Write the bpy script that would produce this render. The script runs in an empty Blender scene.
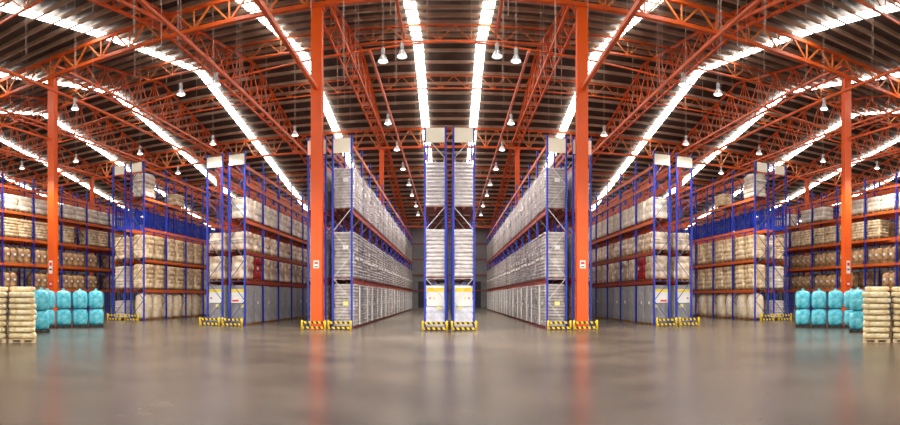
import bpy, math, random
from mathutils import Vector, Matrix

random.seed(7)
SC = bpy.context.scene
COL = SC.collection
F = 530.0            # pixels per radian of the panorama
PI = math.pi

# ------------------------------------------------------------------ helpers
class MB:
    def __init__(self):
        self.v = []; self.f = []
    def box(self, x0, x1, y0, y1, z0, z1):
        b = len(self.v)
        self.v += [(x0,y0,z0),(x1,y0,z0),(x1,y1,z0),(x0,y1,z0),(x0,y0,z1),(x1,y0,z1),(x1,y1,z1),(x0,y1,z1)]
        self.f += [tuple(b+i for i in q) for q in ((0,3,2,1),(4,5,6,7),(0,1,5,4),(1,2,6,5),(2,3,7,6),(3,0,4,7))]
        return self
    def bar(self, p, q, w, h=None):
        """rectangular bar between two points"""
        h = h or w
        p, q = Vector(p), Vector(q); d = (q-p).normalized()
        up = Vector((0,0,1)) if abs(d.z) < .95 else Vector((0,1,0))
        a = d.cross(up).normalized(); c = a.cross(d).normalized()
        b = len(self.v)
        for e in (p, q):
            for (i, j) in ((-1,-1),(1,-1),(1,1),(-1,1)):
                self.v.append(tuple(e + a*(i*w/2) + c*(j*h/2)))
        self.f += [tuple(b+i for i in t) for t in ((0,1,2,3),(7,6,5,4),(0,4,5,1),(1,5,6,2),(2,6,7,3),(3,7,4,0))]
        return self
    def tube(self, p, q, r, n=8, r2=None):
        r2 = r if r2 is None else r2
        p, q = Vector(p), Vector(q); d = (q-p).normalized()
        up = Vector((0,0,1)) if abs(d.z) < .95 else Vector((0,1,0))
        a = d.cross(up).normalized(); c = a.cross(d).normalized()
        b = len(self.v)
        for e, rr in ((p, r), (q, r2)):
            for k in range(n):
                t = 2*PI*k/n
                self.v.append(tuple(e + a*(rr*math.cos(t)) + c*(rr*math.sin(t))))
        self.f.append(tuple(b+k for k in range(n)))
        self.f.append(tuple(b+n+k for k in reversed(range(n))))
        for k in range(n):
            k2 = (k+1) % n
            self.f.append((b+k, b+n+k, b+n+k2, b+k2))
        return self
    def loft(self, rings, cap0=True, cap1=True):
        b = len(self.v); n = len(rings[0])
        for r in rings: self.v += [tuple(p) for p in r]
        for i in range(len(rings)-1):
            for k in range(n):
                k2 = (k+1) % n
                self.f.append((b+i*n+k, b+i*n+k2, b+(i+1)*n+k2, b+(i+1)*n+k))
        if cap0: self.f.append(tuple(b+k for k in reversed(range(n))))
        if cap1: self.f.append(tuple(b+(len(rings)-1)*n+k for k in range(n)))
        return self
    def lathe(self, prof, n=16):
        return self.loft([[(r*math.cos(2*PI*k/n), r*math.sin(2*PI*k/n), z) for k in range(n)] for r, z in prof])
    def prism(self, poly, y0, y1):
        """polygon in x,z extruded along y"""
        n = len(poly)
        return self.loft([[(x, y0, z) for x, z in poly], [(x, y1, z) for x, z in poly]])
    def mesh(self, name, mat, smooth=False):
        me = bpy.data.meshes.new(name)
        me.from_pydata(self.v, [], self.f); me.update()
        import bmesh
        bm = bmesh.new(); bm.from_mesh(me)
        bmesh.ops.recalc_face_normals(bm, faces=bm.faces)
        bm.to_mesh(me); bm.free()
        if mat: me.materials.append(mat)
        if smooth:
            for p in me.polygons: p.use_smooth = True
        return me

def link(name, me, parent=None, loc=(0,0,0), rot=None):
    o = bpy.data.objects.new(name, me); COL.objects.link(o)
    if parent is not None: o.parent = parent
    o.location = loc
    if rot: o.rotation_euler = rot
    return o

def tag(o, label=None, cat=None, group=None, kind=None):
    if label:
        o['label'] = label
    if cat: o['category'] = cat
    if group: o['group'] = group
    if kind: o['kind'] = kind
    return o

def thing(name, label, cat, loc=(0,0,0), rz=0, group=None, kind=None):
    o = bpy.data.objects.new(name, None); COL.objects.link(o)
    o.empty_display_size = .2
    o.location = loc; o.rotation_euler = (0,0,rz)
    return tag(o, label, cat, group, kind)

MIR = {}
def mirrored(me):
    """the same mesh with its x turned round (for the other half of the hall)"""
    if me.name not in MIR:
        m2 = me.copy()
        m2.transform(Matrix.Diagonal((-1,1,1,1))); m2.flip_normals(); m2.update()
        MIR[me.name] = m2
    return MIR[me.name]
def sided(me, s):
    return me if s < 0 else mirrored(me)

SIDE = {-1: 'left', 1: 'right'}
ORD = ('first second third fourth fifth sixth seventh eighth ninth tenth eleventh twelfth thirteenth fourteenth fifteenth '
       'sixteenth seventeenth eighteenth nineteenth twentieth twenty-first twenty-second twenty-third twenty-fourth '
       'twenty-fifth twenty-sixth twenty-seventh twenty-eighth twenty-ninth thirtieth').split()

# ------------------------------------------------------------------ materials
def mat(name, col, rough=.5, metal=0, var=0, scale=6, bump=0, bscale=30, coat=0, objvar=0, stretch=(1,1,1), col2=None, spec=.5):
    m = bpy.data.materials.new(name); m.use_nodes = True
    nt = m.node_tree; b = nt.nodes['Principled BSDF']
    b.inputs['Base Color'].default_value = (*col, 1)
    b.inputs['Roughness'].default_value = rough
    b.inputs['Metallic'].default_value = metal
    b.inputs['Specular IOR Level'].default_value = spec
    if coat:
        b.inputs['Coat Weight'].default_value = coat
        b.inputs['Coat Roughness'].default_value = .15
    tc = nt.nodes.new('ShaderNodeTexCoord'); mp = nt.nodes.new('ShaderNodeMapping')
    mp.inputs['Scale'].default_value = stretch
    nt.links.new(tc.outputs['Object'], mp.inputs['Vector'])
    if var or col2:
        n = nt.nodes.new('ShaderNodeTexNoise'); n.inputs['Scale'].default_value = scale
        n.inputs['Detail'].default_value = 4
        nt.links.new(mp.outputs['Vector'], n.inputs['Vector'])
        r = nt.nodes.new('ShaderNodeValToRGB')
        r.color_ramp.elements[0].position = .32; r.color_ramp.elements[1].position = .68
        c2 = col2 or tuple(min(1, c*(1+var)) for c in col)
        c1 = col if col2 else tuple(c*(1-var) for c in col)
        r.color_ramp.elements[0].color = (*c1, 1); r.color_ramp.elements[1].color = (*c2, 1)
        nt.links.new(n.outputs['Fac'], r.inputs['Fac'])
        out = r.outputs['Color']
        if objvar:
            oi = nt.nodes.new('ShaderNodeObjectInfo')
            mr = nt.nodes.new('ShaderNodeMapRange')
            mr.inputs['To Min'].default_value = 1-objvar; mr.inputs['To Max'].default_value = 1+objvar
            nt.links.new(oi.outputs['Random'], mr.inputs['Value'])
            hs = nt.nodes.new('ShaderNodeHueSaturation')
            nt.links.new(mr.outputs['Result'], hs.inputs['Value'])
            nt.links.new(out, hs.inputs['Color']); out = hs.outputs['Color']
        nt.links.new(out, b.inputs['Base Color'])
    if bump:
        n2 = nt.nodes.new('ShaderNodeTexNoise'); n2.inputs['Scale'].default_value = bscale
        n2.inputs['Detail'].default_value = 3
        nt.links.new(mp.outputs['Vector'], n2.inputs['Vector'])
        bp = nt.nodes.new('ShaderNodeBump'); bp.inputs['Strength'].default_value = bump
        bp.inputs['Distance'].default_value = .05
        nt.links.new(n2.outputs['Fac'], bp.inputs['Height'])
        nt.links.new(bp.outputs['Normal'], b.inputs['Normal'])
    return m

def glow(name, col, strength):
    m = bpy.data.materials.new(name); m.use_nodes = True
    nt = m.node_tree; nt.nodes.remove(nt.nodes['Principled BSDF'])
    e = nt.nodes.new('ShaderNodeEmission'); e.inputs['Color'].default_value = (*col,1); e.inputs['Strength'].default_value = strength
    nt.links.new(e.outputs['Emission'], nt.nodes['Material Output'].inputs['Surface'])
    return m

def stripes(name, c1, c2, period):
    """hazard stripes painted along x"""
    m = mat(name, c1, .4); nt = m.node_tree; b = nt.nodes['Principled BSDF']
    tc = nt.nodes.new('ShaderNodeTexCoord'); sp = nt.nodes.new('ShaderNodeSeparateXYZ')
    nt.links.new(tc.outputs['Object'], sp.inputs['Vector'])
    a = nt.nodes.new('ShaderNodeMath'); a.operation = 'MULTIPLY_ADD'
    a.inputs[1].default_value = 1/period; a.inputs[2].default_value = 100.25
    nt.links.new(sp.outputs['X'], a.inputs[0])
    z = nt.nodes.new('ShaderNodeMath'); z.operation = 'MULTIPLY_ADD'
    z.inputs[1].default_value = 2.0; nt.links.new(sp.outputs['Z'], z.inputs[0]); nt.links.new(a.outputs[0], z.inputs[2])
    fr = nt.nodes.new('ShaderNodeMath'); fr.operation = 'FRACT'; nt.links.new(z.outputs[0], fr.inputs[0])
    g = nt.nodes.new('ShaderNodeMath'); g.operation = 'GREATER_THAN'; g.inputs[1].default_value = .5
    nt.links.new(fr.outputs[0], g.inputs[0])
    mx = nt.nodes.new('ShaderNodeMix'); mx.data_type = 'RGBA'
    mx.inputs['A'].default_value = (*c1,1); mx.inputs['B'].default_value = (*c2,1)
    nt.links.new(g.outputs[0], mx.inputs['Factor']); nt.links.new(mx.outputs['Result'], b.inputs['Base Color'])
    return m

M = {}
M['orange']  = mat('orange_paint', (.76,.098,.005), .36, var=.08, scale=.6)
M['truss']   = mat('orange_truss_paint', (.70,.105,.012), .42, var=.2, scale=.8)
M['web']     = mat('lamplit_web_orange', (.78,.20,.035), .45, var=.15, scale=.8)  # truss orange made paler: lamp light on the webs put into the colour
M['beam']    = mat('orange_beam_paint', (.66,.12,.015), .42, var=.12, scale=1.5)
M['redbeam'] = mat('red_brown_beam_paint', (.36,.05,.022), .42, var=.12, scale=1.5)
M['blue']    = mat('blue_rack_paint', (.004,.030,.43), .33, var=.1, scale=2)
M['steel']   = mat('galvanised_brace', (.55,.55,.58), .4, .3)
M['bluebrace'] = mat('dull_blue_brace', (.05,.07,.20), .4)
M['wood']    = mat('pallet_wood', (.30,.16,.07), .8, var=.3, scale=5, objvar=.2)
M['redwood'] = mat('red_brown_pallet', (.22,.05,.025), .7, var=.25, scale=5, objvar=.2)
M['palewood']= mat('pale_pallet_wood', (.72,.55,.33), .75, var=.15, scale=5)
M['black']   = mat('black_plastic', (.012,.012,.014), .45)
M['grey']    = mat('grey_wrapped_goods', (.41,.37,.35), .30, var=.26, scale=2.2, bump=.3, bscale=9, coat=.3, objvar=.24, stretch=(1.6,1.6,.9))
M['coolgrey'] = mat('cool_grey_wrapped_goods', (.29,.285,.31), .35, var=.2, scale=2.5, bump=.15, bscale=9, coat=.2, objvar=.15)
M['crate']   = mat('blue_crate_paint', (.006,.045,.50), .38, var=.1, scale=3)
M['pale']    = mat('pale_wrapped_goods', (.60,.555,.55), .3, var=.26, scale=3.5, bump=.25, bscale=9, coat=.3, objvar=.06, stretch=(1,1,4))
M['white']   = mat('white_blue_wrapped_goods', (.72,.74,.86), .28, var=.12, scale=4, bump=.3, bscale=8, coat=.4, objvar=.05)
M['beige']   = mat('beige_paper_sacks', (.46,.285,.13), .5, col2=(.93,.78,.53), scale=3.2, bump=.4, bscale=7, objvar=.14)
M['tan']     = mat('tan_cartons', (.38,.225,.12), .42, col2=(.88,.77,.62), scale=2.6, bump=.35, bscale=8, coat=.25, objvar=.16)
M['cream']   = mat('cream_cartons', (.60,.49,.36), .42, col2=(.93,.87,.76), scale=2.8, bump=.3, bscale=8, coat=.3, objvar=.08)
M['bulk']    = mat('cream_woven_bag', (.74,.55,.30), .55, col2=(.97,.92,.80), scale=3, bump=.4, bscale=6, objvar=.08)
M['brown']   = mat('brown_bag', (.24,.10,.035), .55, col2=(.74,.50,.27), scale=3, bump=.4, bscale=8, objvar=.15)
M['sack']    = mat('cream_sack', (.70,.52,.24), .6, col2=(.97,.88,.62), scale=6, bump=.5, bscale=9, objvar=.06)
M['cyan']    = mat('turquoise_film', (.010,.36,.50), .2, col2=(.18,.68,.80), scale=4.0, bump=1.0, bscale=8, coat=.6, objvar=.06)  # lighter second tone paints crinkle highlights into the film
M['redfilm'] = mat('dark_red_film', (.30,.012,.015), .35, var=.2, scale=4, bump=.4, bscale=8)
M['paper']   = mat('white_paper', (.80,.80,.78), .6)
M['yellow']  = mat('yellow_print', (.85,.62,.03), .5)
M['ypaper']  = mat('pale_yellow_paper', (.85,.78,.30), .6)
M['red']     = mat('red_print', (.65,.03,.03), .5)
M['inkblue'] = mat('blue_print', (.08,.14,.5), .5)
M['ink']     = mat('dark_print', (.05,.05,.06), .5)
M['signs']   = mat('cream_board', (.86,.80,.66), .5)
M['hazard']  = stripes('yellow_black_stripes', (.90,.62,.02), (.015,.015,.015), .24)
M['yelpost'] = mat('yellow_post', (.90,.62,.02), .4)
M['alu']     = mat('lamp_aluminium', (.75,.75,.76), .3, .4)
M['housing'] = mat('lamp_housing', (.45,.45,.46), .45, .2)
M['rod']     = mat('hanger_steel', (.45,.33,.28), .5, .2)
M['roof']    = mat('roof_sheet', (.068,.053,.043), .55, var=.35, scale=.7)
M['purlin']  = mat('purlin_steel', (.46,.32,.23), .5, var=.2, scale=.8)
M['wall']    = mat('grey_wall_sheet', (.20,.20,.205), .6, var=.1, scale=.7)
M['girt']    = mat('red_girt', (.24,.05,.03), .5)
M['dark']    = mat('dark_door', (.03,.03,.035), .6)
M['sky']     = glow('daylit_skylight', (1.0,.97,.93), 8.5)
M['lampglow']= glow('lit_lamp', (1.0,.95,.88), 6.0)

def floor_material():
    m = bpy.data.materials.new('polished_concrete'); m.use_nodes = True
    nt = m.node_tree; b = nt.nodes['Principled BSDF']
    tc = nt.nodes.new('ShaderNodeTexCoord')
    def noise(scale, st, detail=5):
        mp = nt.nodes.new('ShaderNodeMapping'); mp.inputs['Scale'].default_value = st
        nt.links.new(tc.outputs['Object'], mp.inputs['Vector'])
        n = nt.nodes.new('ShaderNodeTexNoise'); n.inputs['Scale'].default_value = scale; n.inputs['Detail'].default_value = detail
        n.inputs['Roughness'].default_value = .6
        nt.links.new(mp.outputs['Vector'], n.inputs['Vector']); return n.outputs['Fac']
    a = noise(.26, (1,1.3,1), 3); c = noise(.8, (1,1.6,1), 3)
    mx = nt.nodes.new('ShaderNodeMix'); mx.data_type = 'FLOAT'; mx.inputs['Factor'].default_value = .3
    nt.links.new(a, mx.inputs['A']); nt.links.new(c, mx.inputs['B'])
    r = nt.nodes.new('ShaderNodeValToRGB')
    r.color_ramp.elements[0].position = .38; r.color_ramp.elements[0].color = (.066,.051,.035,1)
    r.color_ramp.elements[1].position = .62; r.color_ramp.elements[1].color = (.180,.140,.100,1)
    nt.links.new(mx.outputs['Result'], r.inputs['Fac'])
    nt.links.new(r.outputs['Color'], b.inputs['Base Color'])
    b.inputs['Roughness'].default_value = .265
    b.inputs["Specular IOR Level"].default_value = .5
    return m

# ------------------------------------------------------------------ the setting
RIDGE_Y, RIDGE_Z, SLOPE = 39.2, 20.5, .19
HALF, BACK, NEAR = 62.0, 82.0, -14.0
def roof_z(y): return RIDGE_Z - SLOPE*abs(y-RIDGE_Y)

tag(link('floor', MB().box(-HALF-.3, HALF+.3, NEAR-16, BACK+.3, -.2, 0).mesh('floor', floor_material())), 'polished brown concrete floor of the warehouse', 'floor', kind='structure')

mb = MB()
prof = [(NEAR, roof_z(NEAR)), (RIDGE_Y, RIDGE_Z), (BACK+.3, roof_z(BACK+.3))]
mb.loft([[(-HALF-.3,y,z) for y,z in prof] + [(-HALF-.3,y,z+.12) for y,z in reversed(prof)],
         [( HALF+.3,y,z) for y,z in prof] + [( HALF+.3,y,z+.12) for y,z in reversed(prof)]])
ceiling = tag(link('ceiling', mb.mesh('ceiling', M['roof'])), 'dark corrugated gable roof seen from below with close purlins', 'ceiling', kind='structure')
SKX = [2.3+8.8*k for k in range(7)]
ys = []
y = RIDGE_Y - .7
while y > NEAR+.5: ys.append(y); y -= 1.4
y = RIDGE_Y + .7
while y < BACK-.5: ys.append(y); y += 1.4
pm = MB().box(-HALF,HALF,-.035,.035,-.29,-.06).box(-HALF,HALF,.035,.10,-.29,-.265).mesh('purlin', M['purlin'])
for y in ys: link('purlin', pm, ceiling, (0, y, roof_z(y)))

wi = 1
for s in (-1, 1):
    for k, X in enumerate(SKX):
        mb = MB()
        x0, x1 = s*X-.35, s*X+.35
        pr = [(NEAR+1, roof_z(NEAR+1)-.22), (RIDGE_Y, RIDGE_Z-.22), (BACK-1, roof_z(BACK-1)-.22)]
        mb.loft([[(x0,y,z) for y,z in pr] + [(x0,y,z-.03) for y,z in reversed(pr)],
                 [(x1,y,z) for y,z in pr] + [(x1,y,z-.03) for y,z in reversed(pr)]])
        tag(link('window_%d' % wi, mb.mesh('skylight', M['sky'])), 'bright skylight strip, %s from the middle of the roof on the %s side' % (ORD[k], SIDE[s]), 'skylight', 'skylight strips in the roof', 'structure')
        wi += 1

# walls
mb = MB().box(-HALF, HALF, BACK, BACK+.25, 0, roof_z(BACK)+.1)
wb = tag(link('wall_back', mb.mesh('wall_back', M['wall'])), 'far end wall of grey sheets with red girts', 'wall', kind='structure')
gm = MB().box(-HALF, HALF, BACK-.14, BACK, -.09, .09).mesh('girt', M['girt'])
for z in (2.6, 5.0, 7.4, 9.8): link('girt', gm, wb, (0,0,z))
pm2 = MB().box(-.15,.15,BACK-.22,BACK-.14,0,roof_z(BACK)-.6).mesh('wall_post', M['girt'])
for s in (-1,1):
    for x in (2.2, 6.3, 11): link('wall_post', pm2, wb, (s*x,0,0))
for s, nm in ((-1,'wall_left'), (1,'wall_right')):
    pr = [(NEAR,0),(BACK,0),(BACK,roof_z(BACK)),(RIDGE_Y,RIDGE_Z),(NEAR,roof_z(NEAR))]
    x0, x1 = (s*HALF, s*(HALF+.25))
    mb = MB().loft([[(x0,y,z) for y,z in pr], [(x1,y,z) for y,z in pr]])
    tag(link(nm, mb.mesh(nm, M['wall'])), 'grey sheet side wall behind the outermost racks on the %s' % SIDE[s], 'wall', kind='structure')
for i, s in enumerate((-1,1)):
    mb = MB().box(s*4.0-.85, s*4.0+.85, BACK-.12, BACK-.01, 0, 4.0)
    d = tag(link('door_%d' % (i+1), mb.mesh('door', M['dark'])), 'dark loading door in the far wall, %s of the centre rack' % SIDE[s], 'door', kind='structure')

# ------------------------------------------------------------------ columns and roof steel
COLX = [6.50, 23.65, 40.8]
def column(s, x, y, label, signs):
    top = min(15.82, roof_z(y)-2.0)
    t = thing('steel_column', label, 'column', (s*x, y, 0), 0, 'orange steel columns', 'thing')
    w, d = (.28, .19) if y < 40 else (.21, .17)
    mb = MB().box(-w, w, -d, -d+.04, .03, top).box(-w, w, d-.04, d, .03, top).box(-w+.03, w-.03, -d+.04, d-.04, .03, top)
    link('shaft', mb.mesh('column_shaft', M['orange']), t)
    link('base_plate', MB().box(-.36,.36,-.24,.24,0,.03).mesh('base_plate', M['orange']), t)
    link('cap_plate', MB().box(-.34,.34,-.26,.26,top,top+.06).mesh('cap_plate', M['orange']), t)
    if signs == 1:
        g = tag(link('safety_sign', MB().box(-.14,.14,-.012,0,-.19,.19).mesh('safety_sign', M['paper']), None, (s*x, y-d-.002, 3.2)),
            'white safety plate with red mark on the tall orange column beside the %s first rack' % SIDE[s], 'sign', 'safety plates on columns')
        link('mark', MB().box(-.09,.09,-.018,-.012,.01,.13).mesh('mark', M['red']), g)
        link('caption', MB().box(-.09,.09,-.018,-.012,-.14,-.09).mesh('caption', M['ink']), g)
    if signs == 2:
        g = tag(link('safety_sign', MB().box(-.16,.16,-.012,0,-.42,.42).mesh('safety_sign', M['paper']), None, (s*x, y-d-.002, 3.55)),
            'white safety plate with red square on the %s orange column behind blue bags' % SIDE[s], 'sign', 'safety plates on columns')
        link('mark', MB().box(-.11,.11,-.018,-.012,.08,.30).mesh('mark', M['red']), g)
        link('caption', MB().box(-.11,.11,-.018,-.012,-.2,-.1).mesh('caption', M['ink']), g)
        g = tag(link('safety_sign', MB().box(-.13,.13,-.012,0,-.2,.2).mesh('safety_sign', M['red']), None, (s*x, y-d-.002, 2.45)),
            'small red plate low on the %s orange column behind blue bags' % SIDE[s], 'sign', 'safety plates on columns')
        link('caption', MB().box(-.09,.09,-.018,-.012,-.06,.08).mesh('caption', M['paper']), g)
for s in (-1,1):
    S = SIDE[s]
    column(s, 6.47, 25.38, 'tall orange steel column standing at the front of the first rack %s of centre' % S, 1)
    column(s, 23.6, 25.4, 'orange steel column rising behind the blue wrapped bags on the %s' % S, 2)
    column(s, 6.56, 51.0, 'far orange column rising out of the first rack %s of centre' % S, 0)
    column(s, 23.7, 51.0, 'distant orange column seen behind the tops of second rack on the %s' % S, 0)
    column(s, 6.56, 77.0, 'rearmost orange column near the far wall on the %s of centre' % S, 0)
    column(s, 40.8, 51.0, 'remote orange column behind the third rack on the %s' % S, 0)

BC = 16.62        # bottom chord level
# across the hall
names = {8.4:'over the open floor', 16.9:'above the open floor, second', 25.4:'over the front columns', 34.0:'just before the ridge', 42.6:'just beyond the ridge', 51.0:'over the second column line', 59.6:'second beyond the ridge', 68.2:'third beyond the ridge', 76.8:'over the rearmost columns'}
for y, where in names.items():
    main = y in (25.4, 51.0, 76.8)
    zt = roof_z(y) - .48
    zb = 16.05 if main else zt - 1.0
    if zb > zt - .5: zb = zt - 1.1
    if y == 25.4: zt = zb + 1.15
    r = .11 if main else .05
    t = thing('roof_truss', 'orange lattice truss running across the hall %s' % where, 'truss', (0,y,zb), 0, 'roof trusses across the hall', 'thing')
    h = zt - zb
    link('top_chord', MB().bar((-HALF+.1,0,h),(HALF-.1,0,h), r*1.6).mesh('top_chord', M['truss']), t)
    link('bottom_chord', MB().bar((-HALF+.1,0,0),(HALF-.1,0,0), r*1.8).mesh('bottom_chord', M['truss']), t)
    mb = MB(); x = -HALF+.4; up = False; st = 1.05
    while x < HALF-st:
        a = (x,0,h if up else 0); b = (x+st,0,0 if up else h)
        mb.bar(a, b, r*.85)
        if int((x+HALF)/st) % 2 == 0: mb.bar((x,0,0),(x,0,h), r*.7)
        x += st; up = not up
    link('web_lattice', mb.mesh('web_lattice', M['web']), t)
# along the hall
TX = [6.5+8.58*k for k in range(7)]
for s in (-1,1):
    for k, X in enumerate(TX):
        t = thing('roof_girder', 'orange three-chord roof girder running into the depth, %s from the middle on the %s' % (ORD[k], SIDE[s]), 'truss', (s*X,0,BC), 0, 'roof girders along the hall', 'thing')
        y0, y1 = 0.5, 80.5
        if k % 2 == 0: y0 = 25.4
        def top(y): return roof_z(y)-.46-BC
        def low(y): return min(0, top(y)-.8)
        pts = [y0]
        for q in (25.4, RIDGE_Y, 53.0, y1):
            if q > y0+1: pts.append(q)
        mt = MB(); ml = MB(); mr = MB()
        for a, b in zip(pts[:-1], pts[1:]):
            mt.bar((0,a,top(a)),(0,b,top(b)), .14)
            ml.bar((-.38,a,low(a)),(-.38,b,low(b)), .12, .15)
            mr.bar((.38,a,low(a)),(.38,b,low(b)), .12, .15)
        link('top_chord', mt.mesh('top_chord', M['truss']), t)
        link('bottom_chord', ml.mesh('bottom_chord', M['truss']), t)
        link('bottom_chord', mr.mesh('bottom_chord', M['truss']), t)
        mb = MB(); y = y0; st = 1.15; up = False
        while y + st < y1:
            y2 = y+st
            for dx in (-.38,.38):
                if up: mb.bar((0,y,top(y)),(dx,y2,low(y2)), .06)
                else:  mb.bar((dx,y,low(y)),(0,y2,top(y2)), .06)
            mb.bar((-.38,y,low(y)),(.38,y,low(y)), .06)
            y = y2; up = not up
        link('web_lattice', mb.mesh('web_lattice', M['truss']), t)
    # tie beams from the front columns towards the open floor
    for X, w, tw in ((6.47,'first',.17),(23.6,'second',.10)):
        tag(link('tie_beam', MB().bar((0,0,0),(0,25.18,0),tw,tw*1.15).mesh('tie_beam', M['truss']), None, (s*X,0,11.85)),
            'orange tie beam running overhead to the %s front column on the %s' % (w, SIDE[s]), 'beam', 'overhead tie beams', 'thing')
    tag(link('brace_tube', MB().tube((s*.08,30.5,.05),(s*28,32.6,-1.1),.06,8).mesh('brace_tube', M['truss']), None, (0,0,16.30)),
        'thin orange tube crossing overhead from the %s columns to the middle' % SIDE[s], 'brace', 'overhead brace tubes', 'thing')
    for X, ya, yb, z, w in ((1.62, 3.0, 18.6, 10.75,'short'), (2.95, 19.5, 62.0, 10.75,'long'), (9.0, 12.0, 50.0, 10.75,'outer'), (16.2,14.0,50.0,10.9,'far')):
        tag(link('lamp_rail', MB().bar((0,ya,0),(0,yb,0),.09,.11).mesh('lamp_rail', M['truss']), None, (s*X,0,z)),
            '%s orange lighting rail hung above the %s' % (w, {'short':'open floor, %s of the axis','long':'centre aisle, %s of the middle rack','outer':'aisle between first and second racks on the %s','far':'aisle between second and third racks on the %s'}[w] % SIDE[s]), 'rail', 'lighting rails', 'thing')

# ------------------------------------------------------------------ hanging lamps
def lamp_meshes():
    sh = MB().lathe([(.06,.0),(.08,-.03),(.185,-.22),(.195,-.24),(.175,-.235),(.075,-.04)], 16).mesh('lamp_shade', M['alu'], True)
    ho = MB().lathe([(.04,.24),(.07,.22),(.07,.02),(.06,.0)], 12).mesh('ballast_housing', M['housing'], True)
    le = MB().lathe([(.04,-.10),(.11,-.16),(.16,-.215),(.10,-.25),(.02,-.265)], 16).mesh('lamp_lens', M['lampglow'], True)
    return sh, ho, le
LSH, LHO, LLE = lamp_meshes()
LD = bpy.data.lights.new('lamp_light', 'SPOT'); LD.energy = 1100; LD.spot_size = 2.6; LD.spot_blend = .7; LD.shadow_soft_size = .22; LD.color = (1,.93,.84)
def lamp(px, py, where, s, h=8.5, zt=None):
    th = (449.5-px)/F
    R = F*h/(297-py)
    x, y, z = s*R*math.sin(th), R*math.cos(th), 1.6+h
    t = thing('high_bay_lamp', 'silver high-bay lamp %s' % where, 'lamp', (x,y,z), 0, 'hanging high-bay lamps', 'thing')
    link('shade', LSH, t); link('housing', LHO, t); link('lens', LLE, t)
    link('cord', MB().tube((0,0,.23),(0,0,(zt or roof_z(y)-.05)-z),.009,6).mesh('cord', M['rod']), t)
    L = bpy.data.objects.new('lamp_spot', LD); COL.objects.link(L); L.parent = t; L.location = (0,0,-.24)
LAMPS = [(402,50,'big, near the roof centre'),(383,55,'beside the near centre lamp'),
         (388,119,'nearest over the centre aisle'),(397,146,'second over the centre aisle'),(403,166,'third over the centre aisle'),(409,182,'fourth over the centre aisle'),(412,193,'fifth over the centre aisle'),(416,204,'sixth over the centre aisle'),(418,213,'seventh over the centre aisle'),
         (216,79,'high before the second rack'),(181,89,'smaller, outward of the lamp before the second rack'),(295,131,'just outside the tall front column'),
         (213,140,'just above the end boards of the second rack'),(140,150,'above the end boards of the third rack'),(178,170,'above the stacks of the third rack'),
         (75,104,'beside the top of the outer front column'),(76,158,'inward of the outer front column'),(22,165,'outward of the outer front column')]
for s in (-1,1):
    for px, py, w in LAMPS:
        lamp(px, py, w + ' on the ' + SIDE[s], s, 8.5, 14.8 if px == 75 else (10.69 if px in (402,388,397,403,409,412,416,418,216) else None))

# ------------------------------------------------------------------ hanger rods
rr = random.Random(3)
for s in (-1,1):
    rr.seed(11)
    for i in range(46):
        th = rr.uniform(.03,.83); R = rr.uniform(15,40)
        x, y = R*math.sin(th), R*math.cos(th)
        ln = rr.uniform(3.0, 6.5)
        if min(abs(x-q) for q in TX) < .5: x += 1.0
        if min(abs(y-q) for q in names) < .25: y += .5
        zt = roof_z(y)-.02
        tag(link('hanger_rod', MB().tube((0,0,0),(0,0,-ln),.010,5).mesh('hanger_rod', M['rod']), None, (s*x,y,zt)),
            'thin steel rod hanging straight down from the roof purlins', 'rod', 'thin hanger rods under the roof', 'thing')

# ------------------------------------------------------------------ pallet racks
POSTS = {}
def post_mesh(top):
    if top not in POSTS:
        w = .045
        mb = MB().box(-w,w,-.045,-.033,.012,top).box(-w,-w+.012,-.033,.05,.012,top).box(w-.012,w,-.033,.05,.012,top)
        mb.box(-.075,.075,-.07,.075,0,.012)
        POSTS[top] = mb.mesh('upright_post', M['blue'])
    return POSTS[top]
BRC = {}
def brace_mesh(top, d, m):
    k = (top, round(d,3), m.name)
    if k not in BRC:
        mb = MB(); x0, x1 = -d/2+.05, d/2-.05; z = .25; up = True; n = 0
        while z + 1.15 < top:
            mb.bar((x0 if up else x1,0,z),(x1 if up else x0,0,z+1.15),.045,.03)
            if n % 2 == 0: mb.bar((x0,.012,z-.06),(x1,.012,z-.06),.045,.03)
            z += 1.15; up = not up; n += 1
        mb.bar((x0,0,z),(x1,0,z),.045,.03)
        BRC[k] = mb.mesh('bracing', m)
    return BRC[k]
BEAMS = {}
def beam_mesh(L, m):
    k = (round(L,3), m.name)
    if k not in BEAMS:
        mb = MB().box(-.022,.022,.05,L-.05,-.165,0).box(-.03,.03,.047,.058,-.20,.05).box(-.03,.03,L-.058,L-.047,-.20,.05)
        BEAMS[k] = mb.mesh('beam', m)
    return BEAMS[k]

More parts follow.
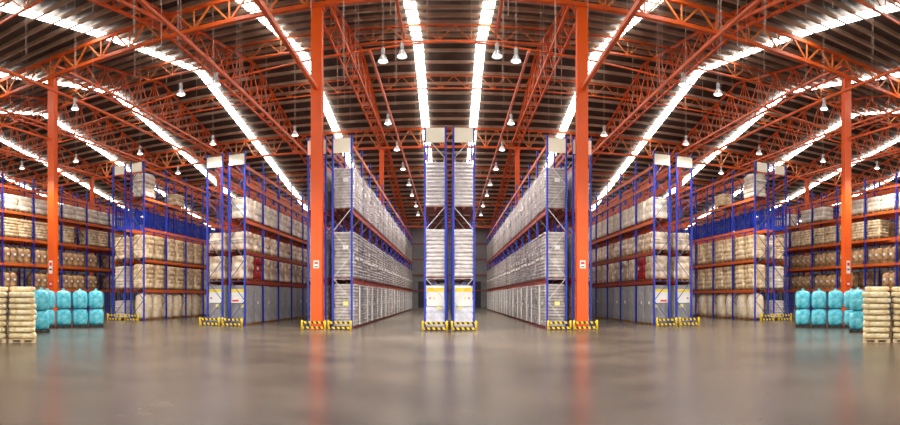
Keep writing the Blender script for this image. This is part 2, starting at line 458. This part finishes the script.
def rack(s, xa, xb, y0, nb, bay, levels, top, label, mats=None, brace='bluebrace'):
    """single-depth rack from |x|=xa (nearer the axis) to xb, running back from y0"""
    d = xb-xa
    t = thing('pallet_rack', label, 'pallet rack', (s*(xa+xb)/2, y0, 0), 0, 'blue and orange pallet racks', 'thing')
    pm, bm = post_mesh(top), sided(brace_mesh(top, d, M[brace]), s)
    for k in range(nb+1):
        for sx in (-1,1): link('upright', pm, t, (sx*(d/2-.05), k*bay, 0))
        link('bracing', bm, t, (0, k*bay, 0))
    todo = [(k, i, f) for k in range(nb) for i in range(len(levels)) for f in (-1,1)]
    rest = MB()
    for n, (k, i, f) in enumerate(todo):
        bmm = beam_mesh(bay, (mats or {}).get(i, M['beam']))
        x = -f*s*(d/2-.024)
        if n < 96: link('beam', bmm, t, (x, k*bay, levels[i]))
        else:
            b = len(rest.v)
            rest.v += [(v.co.x+x, v.co.y+k*bay, v.co.z+levels[i]) for v in bmm.vertices]
            rest.f += [tuple(b+q for q in p.vertices) for p in bmm.polygons]
    if rest.v:
        o = link('beam', rest.mesh('far_beams', M['beam']), t); o['kind'] = 'stuff'
    return t

# ------------------------------------------------------------------ loads
def rrect(w, d, r, n=5):
    pts = []
    for cx, cy, a0 in ((w/2-r, d/2-r, 0), (-w/2+r, d/2-r, PI/2), (-w/2+r, -d/2+r, PI), (w/2-r, -d/2+r, 1.5*PI)):
        for k in range(n):
            a = a0 + PI/2*k/(n-1)
            pts.append((cx+r*math.cos(a), cy+r*math.sin(a), math.cos(a), math.sin(a)))
    return pts
def layered(w, d, h, layers, seed, m, bulge=.03, jit=.012, r=.07, smooth=True, topsag=0.0):
    """a film-wrapped layered load as one continuous skin"""
    g = random.Random(seed); base = []
    pts = rrect(w, d, r)
    # extra points along the sides
    full = []
    for i, p in enumerate(pts):
        q = pts[(i+1) % len(pts)]
        full.append(p)
        if math.hypot(q[0]-p[0], q[1]-p[1]) > .3:
            for t in (.25,.5,.75): full.append(tuple(p[j]+(q[j]-p[j])*t for j in range(4)))
    rings = []; lh = h/layers
    for L in range(layers):
        jx, jy = g.uniform(-jit,jit), g.uniform(-jit,jit)
        wob = [g.uniform(-bulge*.35,bulge*.35) for _ in full]
        tz = g.uniform(-.012,.012)
        for f, o in ((.03,-bulge*.55),(.22,bulge*.1),(.5,bulge*.32),(.78,bulge*.1),(.97,-bulge*.55)):
            rings.append([(x+nx*(o+wob[i]*(1-abs(f-.5)*2))+jx, y+ny*(o+wob[i]*(1-abs(f-.5)*2))+jy, L*lh+f*lh+tz*(x/w)*2*(L/layers)) for i,(x,y,nx,ny) in enumerate(full)])
    rings[0] = [(x,y,0) for x,y,z in rings[0]]
    last = rings[-1]
    for k, dz in ((.8,.02),(.4,.03)):
        rings.append([(x*k,y*k,z+dz+g.uniform(0,topsag)) for x,y,z in last])
    return MB().loft(rings).mesh('load', m, smooth)
def ribbed(w, d, h, m):
    """an upright-ribbed wrapped block"""
    ring = []
    for sx, sy, ax, L in ((1,0,1,d),(0,1,0,w),(-1,0,1,d),(0,-1,0,w)):
        n = 12
        for k in range(n):
            t = (-.5+(k+.5)/n)*L*.98*(1 if (sx > 0 or sy < 0) else -1)
            for dt, o in ((-.36,0),(-.2,.022),(.2,.022),(.36,0)):
                tt = t + dt*L/n*(1 if (sx > 0 or sy < 0) else -1)
                ring.append((sx*(w/2+o) if sx else tt, sy*(d/2+o) if sy else tt))
    return MB().loft([[(x*k,y*k,z) for x,y in ring] for z,k in ((0,.98),(.03,1),(h*.5,1.008),(h-.03,1),(h,.97))]).mesh('block', m)
def pallet_mesh(w, d, m, name='pallet'):
    """x = d, y = w; height .14"""
    mb = MB()
    n = 6
    for i in range(n):
        y = -w/2 + (i+.5)*w/n
        mb.box(-d/2,d/2,y-w/n*.42,y+w/n*.42,.118,.14)
    for x in (-d/2+.05,0,d/2-.05):
        for y in (-w/2+.08,0,w/2-.08): mb.box(x-.05,x+.05,y-.07,y+.07,.02,.096)
        mb.box(x-.05,x+.05,-w/2,w/2,0,.02); mb.box(x-.05,x+.05,-w/2,w/2,.096,.118)
    return mb.mesh(name, m)
PAL_W, PAL_R = pallet_mesh(1.2,1.0,M['wood']), pallet_mesh(1.2,1.0,M['redwood'])
def bag_mesh(w, d, h, seed, m, puff=.10, neck=True, e0=4.5):
    """a stuffed square bag whose top is gathered"""
    g = random.Random(seed); rings = []
    prof = [(0,.80),(.05,.93),(.2,1.0),(.45,1.03),(.7,1.02),(.86,.95),(.94,.80),(.985,.55)]
    if neck: prof += [(1.0,.30),(1.03,.16),(1.08,.14),(1.12,.20)]
    else: prof += [(1.0,.30)]
    N = 28
    for f, k in prof:
        ring = []
        for i in range(N):
            a = 2*PI*i/N
            e = e0 if f < .9 else 2.4
            c, q = math.cos(a), math.sin(a)
            rr_ = (abs(c)**e + abs(q)**e)**(-1/e)
            wr = 1 + g.uniform(-.018,.018) + (.03*math.sin(i*2.3+seed) if f > .8 else 0)
            ring.append((c*rr_*w/2*k*wr, q*rr_*d/2*k*wr, f*h))
        rings.append(ring)
    return MB().loft(rings).mesh('bag', m, True)

VAR = {}
def variants(key, fn, n=5):
    if key not in VAR: VAR[key] = [fn(i) for i in range(n)]
    return VAR[key]
def sheet(parent, name, x, z, w, h, y, m, th=.008):
    return link(name, MB().box(x-w/2,x+w/2,y-th,y,z-h/2,z+h/2).mesh(name, m), parent)

def load(name, label, cat, group, body_name, me, loc, pal, rz=0, ph=.14):
    t = thing(name, label, cat, loc, rz, group, 'thing')
    if loc[2] > .1: t.location.z += .004
    link('pallet', pal, t)
    link(body_name, me, t, (0,0,ph))
    return t
TAGM = MB().box(0,.008,-.11,.11,-.08,.08).mesh('paper_label', M['paper'])
TAGY = MB().box(0,.008,-.11,.11,-.08,.08).mesh('paper_label', M['ypaper'])

CORNER = MB().box(-.03,.03,-.035,.035,0,2.0).mesh('corner_board', M['paper'])
BAND = MB().box(-.022,.022,-.36,.36,-.055,.055).mesh('film_band', M['paper'])
def crate_meshes():
    b = MB().box(-.52,.52,-.6,.6,0,.12).mesh('crate_base', M['crate'])
    p = MB().box(-.05,.05,-.05,.05,0,1.5).mesh('crate_post', M['crate'])
    c = MB()
    for sx in (-1,1):
        for z in (.15,.8,1.45): c.box(sx*.46-.015,sx*.46+.015,-.5,.5,z,z+.09)
        for k in range(5): c.box(sx*.46-.012,sx*.46+.012,-.42+k*.21-.05,-.42+k*.21+.05,.15,1.54)
    for sy in (-1,1):
        for z in (.15,.8,1.45): c.box(-.475,.475,sy*.5-.015,sy*.5+.015,z,z+.09)
    return b, p, c.mesh('crate_slats', M['crate'])
CRATE = crate_meshes()
def ordl(i): return ORD[i]
BAY = 2.95
def slot_y(y0, j):   # two pallets in every bay
    return y0 + (j//2)*BAY + (.80 if j % 2 == 0 else 2.15)

rg = random.Random(21)
RACKS = {}
def face_tag(t, s, inner, z, yy, w, m=None):
    """paper label on the aisle face"""
    o = link('paper_label', m or TAGM, t, (-s*(w/2+.03) if inner else s*(w/2+.03), yy, z))
    if (inner and s > 0) or (not inner and s < 0): o.rotation_euler = (0,0,PI)
    return o

G3 = {'bottom':'bottom level','middle':'middle level','top':'top level'}
GREYG = 'grey wrapped pallet loads in the racks'

# ---- centre rack (two racks back to back on the axis)
for s in (-1,1):
    S = SIDE[s]
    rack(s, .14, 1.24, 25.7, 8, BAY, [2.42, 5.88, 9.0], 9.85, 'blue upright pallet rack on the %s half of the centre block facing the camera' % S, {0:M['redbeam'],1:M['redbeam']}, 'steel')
    for j in range(6):
        y = slot_y(25.7, j)
        for lv, z, h, mm in (('bottom',0,2.02,'white'),('middle',2.42,2.36,'pale'),('top',5.88,2.20,'pale')):
            me = rg.choice(variants(('cen',lv), lambda i: layered(.92,1.14,h,6 if lv=='bottom' else 12,40+i,M[mm],.06 if lv!='bottom' else .03,.022)))
            t = load('wrapped_pallet_load', '%s wrapped load, %s level, %s from front, %s half of centre rack' % ('white' if lv=='bottom' else 'pale grey', lv, ordl(j), S), 'pallet load', GREYG, 'wrapped_stack', me, (s*.69,y,z), PAL_R)
            if j == 0 and lv == 'bottom':
                o = sheet(t,'notice_sheet',0,1.62,.84,.95,-.62,M['paper']); o['label'] = 'white notice with a yellow header'
                link('header', MB().box(-.40,.40,-.634,-.628,1.86,2.05).mesh('header', M['yellow']), o)
                for dx, mm2 in ((-.26*-s,'red'),(-.06*-s,'yellow')): link('mark', MB().box(dx-.04,dx+.04,-.634,-.628,1.50,1.58).mesh('mark', M[mm2]), o)
                o = sheet(t,'paper_label',-s*.18,1.08,.22,.18,-.62,M['ypaper']); o['label'] = 'pale yellow paper label'
                o = sheet(t,'loose_film',-s*.05,.62,.5,.44,-.625,M['white'])

# ---- first racks (grey loads)
for s in (-1,1):
    S = SIDE[s]
    LV = [2.42, 5.88, 9.15]
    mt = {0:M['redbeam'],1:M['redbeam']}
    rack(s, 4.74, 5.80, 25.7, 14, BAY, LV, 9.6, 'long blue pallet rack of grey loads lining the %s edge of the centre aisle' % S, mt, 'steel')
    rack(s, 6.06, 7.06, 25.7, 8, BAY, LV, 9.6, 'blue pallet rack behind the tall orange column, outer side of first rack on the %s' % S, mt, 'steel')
    for j in range(28):
        y = slot_y(25.7, j)
        for lv, z, h in (('bottom',0,2.10),('middle',2.42,2.28),('top',5.88,2.02)):
            hh = h
            me = rg.choice(variants(('A',lv), lambda i: layered(1.06,1.16,h,14,60+i,M['grey'],.045,.016,r=.09), 6))
            t = load('wrapped_pallet_load', 'grey wrapped load, %s level, %s from front, aisle side of first rack %s of centre' % (lv, ordl(j), S), 'pallet load', GREYG, 'wrapped_stack', me, (s*5.23,y,z), PAL_R)
            if lv == 'bottom':
                for q in ((-1,) if j % 3 == 1 else ((1,) if j % 3 == 2 else ())):
                    link('corner_board', CORNER, t, (-s*.555, q*.52, .16))
            if lv == 'middle':
                link('film_band', BAND, t, (-s*.56, 0, 1.12+.04*math.sin(j*1.7)))
            if rg.random() < .75: face_tag(t, s, True, {'bottom':1.2,'middle':1.55,'top':1.5}[lv]+rg.uniform(-.12,.12), rg.uniform(-.3,.3), 1.06)
            if j == 0:
                o = sheet(t,'paper_label',.1,{'bottom':1.28,'middle':1.65,'top':1.55}[lv],.26,.2,-.64,M['ypaper'] if lv=='bottom' else M['paper'])
                if lv == 'bottom': o['label'] = 'pale yellow paper label'
    for j in range(3):
        y = slot_y(25.7, j)
        for lv, z, h in (('bottom',0,2.10),('middle',2.42,2.28),('top',5.88,2.02)):
            mm = 'tan' if lv == 'bottom' else 'grey'
            me = rg.choice(variants(('A2',lv), lambda i: layered(.86,1.2,h,17,80+i,M[mm],.035,.012), 3))
            load('wrapped_pallet_load', '%s wrapped load, %s level, %s from front, behind the %s tall column' % ('tan' if lv=='bottom' else 'grey', lv, ordl(j), S), 'pallet load', GREYG, 'wrapped_stack', me, (s*6.56,y,z), PAL_R)

# ---- second racks (grey below, cartons above)
CARG = 'carton pallet loads in the second racks'
for s in (-1,1):
    S = SIDE[s]
    Y0 = 27.3
    LV = [2.50, 4.15, 5.90, 8.0, 8.95]
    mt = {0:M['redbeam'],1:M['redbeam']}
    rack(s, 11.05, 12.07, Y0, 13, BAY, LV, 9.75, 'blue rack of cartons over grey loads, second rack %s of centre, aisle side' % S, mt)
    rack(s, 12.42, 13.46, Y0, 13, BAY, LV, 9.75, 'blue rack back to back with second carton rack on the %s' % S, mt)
    for j in range(16):
        y = slot_y(Y0, j)
        for lv, z, h, kind in (('floor',0,2.12,'grey'),('second',2.50,1.30,'tan'),('third',4.15,1.0,'tan'),('fourth',5.90,1.18,'cream')):
            if kind == 'grey':
                me = rg.choice(variants(('B0',), lambda i: ribbed(.94,1.12,h,M['coolgrey']), 4)); cat, grp = 'pallet load', GREYG
            else:
                mm = M['redfilm'] if (lv == 'second' and j == 1) else M[kind]
                me = rg.choice(variants(('B',lv,mm.name), lambda i: layered(.96,1.02,h-.0,3,120+i,mm,.035,.02,r=.06), 5)); cat, grp = 'pallet load', CARG
            colr = 'grey' if kind=='grey' else ('dark red' if (lv=='second' and j == 1) else {'tan':'tan','cream':'cream'}[kind])
            nm = 'wrapped_pallet_load' if kind == 'grey' else 'carton_pallet_load'
            t = load(nm, '%s load, %s level, %s from front, aisle side of second rack %s of centre' % (colr, lv, ordl(j), S), cat, grp, 'wrapped_stack' if kind=='grey' else 'carton_stack', me, (s*11.56,y,z), PAL_R if lv in ('second','fourth') else PAL_W)
            if rg.random() < .6: face_tag(t, s, True, h*.6, rg.uniform(-.3,.3), .93)
            if j == 0 and lv == 'floor': poster_t = t; _a = t
            if j == 0 and lv == 'floor':
                o = sheet(t,'notice_sheet',0,1.66,.86,.78,-.64,M['paper']); o['label'] = 'white notice with yellow header and red block'
                link('header', MB().box(-.42,.42,-.655,-.648,1.88,2.04).mesh('header', M['yellow']), o)
                link('mark', MB().box(-.36*s*-1-.0 if s<0 else -.02, .02 if s<0 else .36,-.655,-.648,1.34,1.45).mesh('mark', M['red']), o)
                o = sheet(t,'paper_label',s*-.27,1.10,.24,.18,-.64,M['ypaper']); o['label'] = 'pale yellow paper label'
    for j in range(4):
        y = slot_y(Y0, j)
        for lv, z, h, kind in (('floor',0,2.12,'grey'),('second',2.50,1.15,'tan'),('third',4.15,1.32,'tan')):
            if kind == 'grey': me = rg.choice(variants(('B0',), lambda i: None)); grp = GREYG; nm = 'wrapped_pallet_load'
            else: me = rg.choice(variants(('B',lv,M['tan'].name), lambda i: None)); grp = CARG; nm = 'carton_pallet_load'
            t = load(nm, '%s load, %s level, %s from front, outer side of second rack %s of centre' % (kind, lv, ordl(j), S), 'pallet load', grp, 'wrapped_stack' if kind=='grey' else 'carton_stack', me, (s*12.94,y,z), PAL_W)
            if j == 0 and lv == 'floor':
                o = sheet(t,'notice_sheet',0,1.66,.86,.78,-.64,M['paper']); o['label'] = 'white notice with a yellow header'
                link('header', MB().box(-.42,.42,-.655,-.648,1.88,2.04).mesh('header', M['yellow']), o)
                link('mark', MB().box(-s*-.3-.06,-s*-.3+.06,-.655,-.648,1.5,1.58).mesh('mark', M['red']), o)
                o = sheet(t,'paper_label',s*-.1,1.10,.24,.18,-.64,M['ypaper']); o['label'] = 'pale yellow paper label'

# ---- third racks (bulk bags below, beige sacks above)
SACKG = 'beige sack loads in the third racks'
for s in (-1,1):
    S = SIDE[s]
    Y0 = 29.8
    LV = [2.08, 4.12, 6.25, 8.30, 10.3]
    rack(s, 19.33, 20.48, Y0, 10, BAY, LV, 10.7, 'blue rack of beige sacks over bulk bags, third rack on the %s, aisle side' % S)
    rack(s, 20.85, 22.0, Y0, 10, BAY, LV, 10.7, 'blue rack back to back with beige sack rack on the %s' % S)
    for j in range(12):
        y = slot_y(Y0, j)
        me = rg.choice(variants('bulk', lambda i: bag_mesh(.98,1.06,1.72,i,M['bulk'],neck=False,e0=3.0), 5))
        t = load('bulk_bag', 'cream bulk bag on the floor, %s from front, under third rack on the %s' % (ordl(j), S), 'bulk bag', 'cream bulk bags under the third racks', 'bag', me, (s*19.92,y,0), PAL_W)
        face_tag(t, s, True, 1.0, .1, 1.04)
        for lv, z, h in (('second',2.08,1.58),('third',4.12,1.55)):
            me = rg.choice(variants(('C',lv), lambda i: layered(1.04,1.0,h,5,140+i,M['beige'],.035,.022,r=.06,topsag=.05), 5))
            load('sack_pallet_load', 'beige sack load, %s level, %s from front, aisle side of third rack on the %s' % (lv, ordl(j), S), 'pallet load', SACKG, 'sack_stack', me, (s*19.92,y,z), PAL_W)
    for j in range(2):
        y = slot_y(Y0, j)
        for lv, z, h in (('bottom',0,1.2),('second',2.08,1.5),('third',4.12,1.5)):
            me = variants(('C2',lv), lambda i: layered(1.0,1.2,h,7,160+i,M['pale' if lv=='bottom' else ('cream' if lv=='second' else 'beige')],.05,.025), 2)[j]
            load('sack_pallet_load', '%s load, %s level, %s from front, outer side of third rack on the %s' % ({'bottom':'pale grey','second':'cream','third':'beige'}[lv], lv, ordl(j), S), 'pallet load', SACKG, 'sack_stack', me, (s*21.42,y,z), PAL_W)
    for j in range(20):
        y = slot_y(Y0, j)
        t = thing('blue_crate', 'blue framed crate, upper level, %s from front, outer side of third rack on the %s' % (ordl(j), S), 'crate', (s*21.42, y, 6.254), 0, 'blue framed crates in the third racks', 'thing')
        link('base', CRATE[0], t)
        for sx in (-1,1):
            for sy in (-1,1): link('corner_post', CRATE[1], t, (sx*.47, sy*.55, .12))
        link('slatted_side', CRATE[2], t)
    me = variants('C4a', lambda i: layered(1.02,1.3,1.45,5,170,M['cream'],.06,.04,topsag=.2), 1)[0]
    load('sack_pallet_load', 'lone pale sack load high up at the front end of third rack on the %s' % S, 'pallet load', SACKG, 'sack_stack', me, (s*19.92,slot_y(Y0,0)+.05,8.30), PAL_R)
    me = variants('C4b', lambda i: layered(1.0,1.28,.85,3,171,M['beige'],.04,.02), 1)[0]
    load('sack_pallet_load', 'lone beige carton load high up midway along third rack on the %s' % S, 'pallet load', SACKG, 'sack_stack', me, (s*19.92,slot_y(Y0,3),8.30), PAL_R)

# ---- outermost racks
OUTG = 'bags and cartons in the outermost racks'
for s in (-1,1):
    S = SIDE[s]
    Y0 = 20.5
    LV = [2.2, 3.9, 5.6, 7.4, 9.1]
    rack(s, 26.3, 27.35, Y0, 14, BAY, LV, 9.9, 'blue rack of brown bags behind blue wrapped bags, outermost on the %s' % S)
    rack(s, 27.75, 28.8, Y0, 14, BAY, LV, 9.9, 'blue rack behind the outermost brown bag rack on the %s' % S)
    rack(s, 32.4, 33.45, 23.45, 13, BAY, LV[2:], 10.2, 'blue rack farthest out, seen behind the outermost brown bag racks on the %s' % S)
    for j in range(15):
        y = slot_y(Y0, j)
        for lv, z, kind in (('lowest',2.2,'brown'),('second',3.9,'brown'),('third',5.6,'beige'),('fourth',7.4,'cream')):
            if rg.random() < .08: continue
            if kind == 'brown':
                for q in (-.31,.31):
                    me = rg.choice(variants('brn', lambda i: bag_mesh(.9,.56,.95,i+7,M['brown'],neck=True), 5))
                    t = thing('brown_bag', '%s brown bag, %s level, %s slot from front, outermost rack on the %s' % ('nearer' if q<0 else 'farther', lv, ordl(j), S), 'bag', (s*26.82,y+q,z+.004), 0, 'brown bags in the outermost racks', 'thing')
                    link('pallet', variants('halfpal', lambda i: pallet_mesh(.58,1.0,M['wood']), 1)[0], t)
                    link('bag', me, t, (0,0,.14))
                    face_tag(t, s, True, .6, 0, .93)
            else:
                h = 1.2 if kind=='beige' else 1.0
                me = rg.choice(variants(('D',kind), lambda i: layered(.98,1.22,h,6 if kind=='beige' else 3,180+i,M[kind],.05,.025), 5))
                load('outer_pallet_load', '%s load, %s level, %s from front, outermost rack on the %s' % (kind, lv, ordl(j), S), 'pallet load', OUTG, 'sack_stack' if kind=='beige' else 'carton_stack', me, (s*26.82,y,z), PAL_W)

for s in (-1,1):
    S = SIDE[s]
    for j in range(14):
        y = slot_y(20.5, j)
        for lv, z in (('lowest',2.2),('second',3.9),('third',5.6)):
            me = rg.choice(variants(('Dback',), lambda i: layered(.96,1.14,1.15,4,200+i,M['brown' if i % 2 else 'tan'],.06,.03), 4))
            load('outer_pallet_load', '%s load, %s level, %s from front, outer side of outermost rack on the %s' % ('brown' if me.materials[0] is M['brown'] else 'tan', lv, ordl(j), S), 'pallet load', OUTG, 'sack_stack', me, (s*28.27,y,z), PAL_W)

# ------------------------------------------------------------------ rack end boards and guards
def end_board(s, xa, xb, y, z0, z1, label):
    w = xb-xa
    t = tag(link('end_board', MB().box(-w/2,w/2,-.02,.02,0,z1-z0).mesh('end_board', M['signs']), None, (s*(xa+xb)/2, y-.07, z0)), label, 'sign board', 'blank cream boards on the rack ends')
def guard(s, xa, xb, y, label):
    w = xb-xa
    t = thing('rack_guard', label, 'guard rail', (s*(xa+xb)/2, y, 0), 0, 'yellow and black rack guards', 'thing')
    for z in (.11,.36):
        link('rail', MB().box(-w/2+.04,w/2-.04,-.035,.035,z-.055,z+.055).mesh('guard_rail', M['hazard']), t)
    for sx in (-1,1):
        link('post', MB().lathe([(.055,0),(.055,.43),(.04,.46),(.015,.475)],12).mesh('guard_post', M['yelpost'], True), t, (sx*(w/2-.02),0,0))
for s in (-1,1):
    S = SIDE[s]
    for xa, xb, y, z0, z1, yg, w in ((.24,1.14,25.7,9.08,9.78,25.05,'%s half of the centre rack'),
            (4.84,5.70,25.7,8.72,9.42,25.05,'first rack %s of centre, aisle side'),(6.10,7.02,25.7,8.72,9.42,25.0,'first rack %s of centre, behind the tall column'),
            (11.10,12.02,27.3,8.98,9.56,26.6,'second rack %s of centre, aisle side'),(12.47,13.41,27.3,8.98,9.56,26.6,'second rack %s of centre, outer side'),
            (19.5,20.3,29.8,10.05,10.66,29.1,'third rack on the %s, aisle side'),(20.95,21.75,29.8,10.05,10.66,29.1,'third rack on the %s, outer side')):
        end_board(s, xa, xb, y, z0, z1, 'blank cream board topping ' + w % S)
        guard(s, xa-.14, xb+.14, yg, 'yellow and black guard rail before ' + w % S)

# ------------------------------------------------------------------ goods on the open floor
def at(px, py):
    th = (449.5-px)/F; R = F*1.6/(py-297)
    return R*math.sin(th), R*math.cos(th), th
def wood_pallet(name, label, cat, x, y, rz, w, d, m, group):
    """pallet lying with its width along local x"""
    t = thing(name, label, cat, (x,y,0), rz, group, 'thing')
    mb = MB(); n = 7
    for i in range(n):
        xx = -w/2+(i+.5)*w/n
        mb.box(xx-w/n*.42,xx+w/n*.42,-d/2,d/2,.118,.14)
    link('deck', mb.mesh('pallet_deck', m), t)
    for k in (-1,0,1):
        mb = MB().box(-w/2,w/2,k*(d/2-.06)-.05,k*(d/2-.06)+.05,.096,.118).box(-w/2,w/2,k*(d/2-.06)-.05,k*(d/2-.06)+.05,0,.02)
        for q in (-1,0,1): mb.box(q*(w/2-.07)-.07,q*(w/2-.07)+.07,k*(d/2-.06)-.05,k*(d/2-.06)+.05,.02,.096)
        link('bearer', mb.mesh('pallet_bearer', m), t)
    return t
def sack_mesh(w, d, h, seed):
    g = random.Random(seed); rings = []
    N = 26
    # lofted along x: pinched ends, pillowy middle
    for f, k, kz in ((-1,.80,.30),(-.985,.93,.62),(-.94,1.0,.86),(-.75,1.0,.98),(-.45,1.0,1.0),(-.15,1.0,.97),(.15,1.0,1.0),(.45,1.0,.98),(.75,1.0,1.0),(.94,1.0,.86),(.985,.93,.60),(1,.80,.28)):
        zz = 0; bul = g.uniform(.90,1.03); dip = g.uniform(.93,1.0); ring = []
        for i in range(N):
            a = 2*PI*i/N; c, q = math.cos(a), math.sin(a); e = 3.2
            r_ = (abs(c)**e+abs(q)**e)**(-1/e)
            ring.append((f*w/2 + g.uniform(-.006,.006), c*r_*d/2*k*bul*(1+g.uniform(-.03,.02)), h/2 + q*r_*h/2*kz*dip*(1-g.uniform(0,.10))))
        rings.append(ring)
    return MB().loft(rings).mesh('sack', M['sack'], True)
SACKM = [sack_mesh(.90+.014*i,.475,.206,i) for i in range(6)]
rs = random.Random(5)
for s in (-1,1):
    S = SIDE[s]
    x0, y0_, th = at(22.5, 343)
    u = Vector((math.sin(th), math.cos(th))); v = Vector((math.cos(th), -math.sin(th)))   # away from the eye; towards the axis
    for (iu, iv, nl, where) in ((0,0,8,'front pile nearest the blue bags'),(0,1,8,'front pile farthest from the blue bags'),(1,0,9,'rear pile nearest the blue bags'),(1,1,9,'rear pile farthest from the blue bags')):
        c = Vector((x0,y0_)) + u*(.55+iu*1.18) + v*(iv*1.05)
        px, py = -s*-1*c.x if False else s*c.x, c.y
        rz = -s*th*-1 if False else (th if s < 0 else -th)
        wood_pallet('wooden_pallet', 'pale pallet under %s of cream sacks on the %s' % (where, S), 'pallet', px, py, rz, .96, 1.04, M['palewood'], 'wooden pallets under cream sacks')
        ca, sa = math.cos(rz), math.sin(rz)
        lh = .2065
        for L in range(nl):
            for q, dep in ((-.26,'front'),(.26,'back')):
                jx, jy = rs.uniform(-.025,.025), rs.uniform(-.008,.008)
                ly = q+jy
                o = link('cream_sack', rs.choice(SACKM), None, (px+ca*jx-sa*ly, py+sa*jx+ca*ly, .14+L*lh), (0,0,rz+rs.uniform(-.02,.02)+(PI if rs.random()<.5 else 0)))
                tag(o, 'cream sack, %s layer, %s half, %s on the %s' % (ordl(L), dep, where, S), 'sack', 'cream sacks piled on pallets', 'thing')
    # blue bags, two high on black pallets
    BL = [(96,327.5,'innermost'),(80,327.8,'second'),(63.5,328,'third'),(47.5,328.3,'fourth'),(41,332.5,'foremost')]
    for bx, by, w in BL:
        x, y, th2 = at(bx, by)
        x += .45*math.sin(th2); y += .45*math.cos(th2)
        rz = th2 if s < 0 else -th2
        wood_pallet('plastic_pallet', 'flat black pallet under the %s stack of blue bags on the %s' % (w, S), 'pallet', s*x, y, rz, .80, .98, M['black'], 'black pallets under blue bags')
        for L, lab in ((0,'lower'),(1,'upper')):
            me = rs.choice(variants(('cyan',L), lambda i: bag_mesh(.79,.92,.86 if L==0 else .93,i+L*9,M['cyan'],neck=(L==1)), 4))
            o = link('blue_bag', me, None, (s*x+rs.uniform(-.01,.01), y, .14+L*.872), (0,0,rz+rs.uniform(-.05,.05)))
            tag(o, 'turquoise film-wrapped bag, %s one of the %s stack on the %s' % (lab, w, S), 'bag', 'turquoise wrapped bags', 'thing')

# ------------------------------------------------------------------ daylight, camera, view
wd = bpy.data.worlds.new('daylight'); SC.world = wd; wd.use_nodes = True
bg = wd.node_tree.nodes['Background']
bg.inputs['Color'].default_value = (1.0,.94,.84,1); bg.inputs['Strength'].default_value = 2.1

cd = bpy.data.cameras.new('camera'); cam = bpy.data.objects.new('camera', cd); COL.objects.link(cam)
cam.location = (0,0,1.6); cam.rotation_euler = (PI/2,0,0)
cd.type = 'PANO'; cd.panorama_type = 'CENTRAL_CYLINDRICAL'
cd.central_cylindrical_radius = 1.0
cd.central_cylindrical_range_u_min = -449.5/F; cd.central_cylindrical_range_u_max = 450.5/F
cd.central_cylindrical_range_v_min = -128/F; cd.central_cylindrical_range_v_max = 297/F
cd.clip_end = 500
SC.camera = cam
vs = SC.view_settings
vs.view_transform = 'Standard'; vs.look = 'None'; vs.gamma = 1; vs.use_curve_mapping = False
vs.exposure = 0.42
try:
    SC.cycles.use_denoising = True
    SC.cycles.max_bounces = 8; SC.cycles.diffuse_bounces = 5
    SC.cycles.sample_clamp_indirect = 8
except Exception: pass
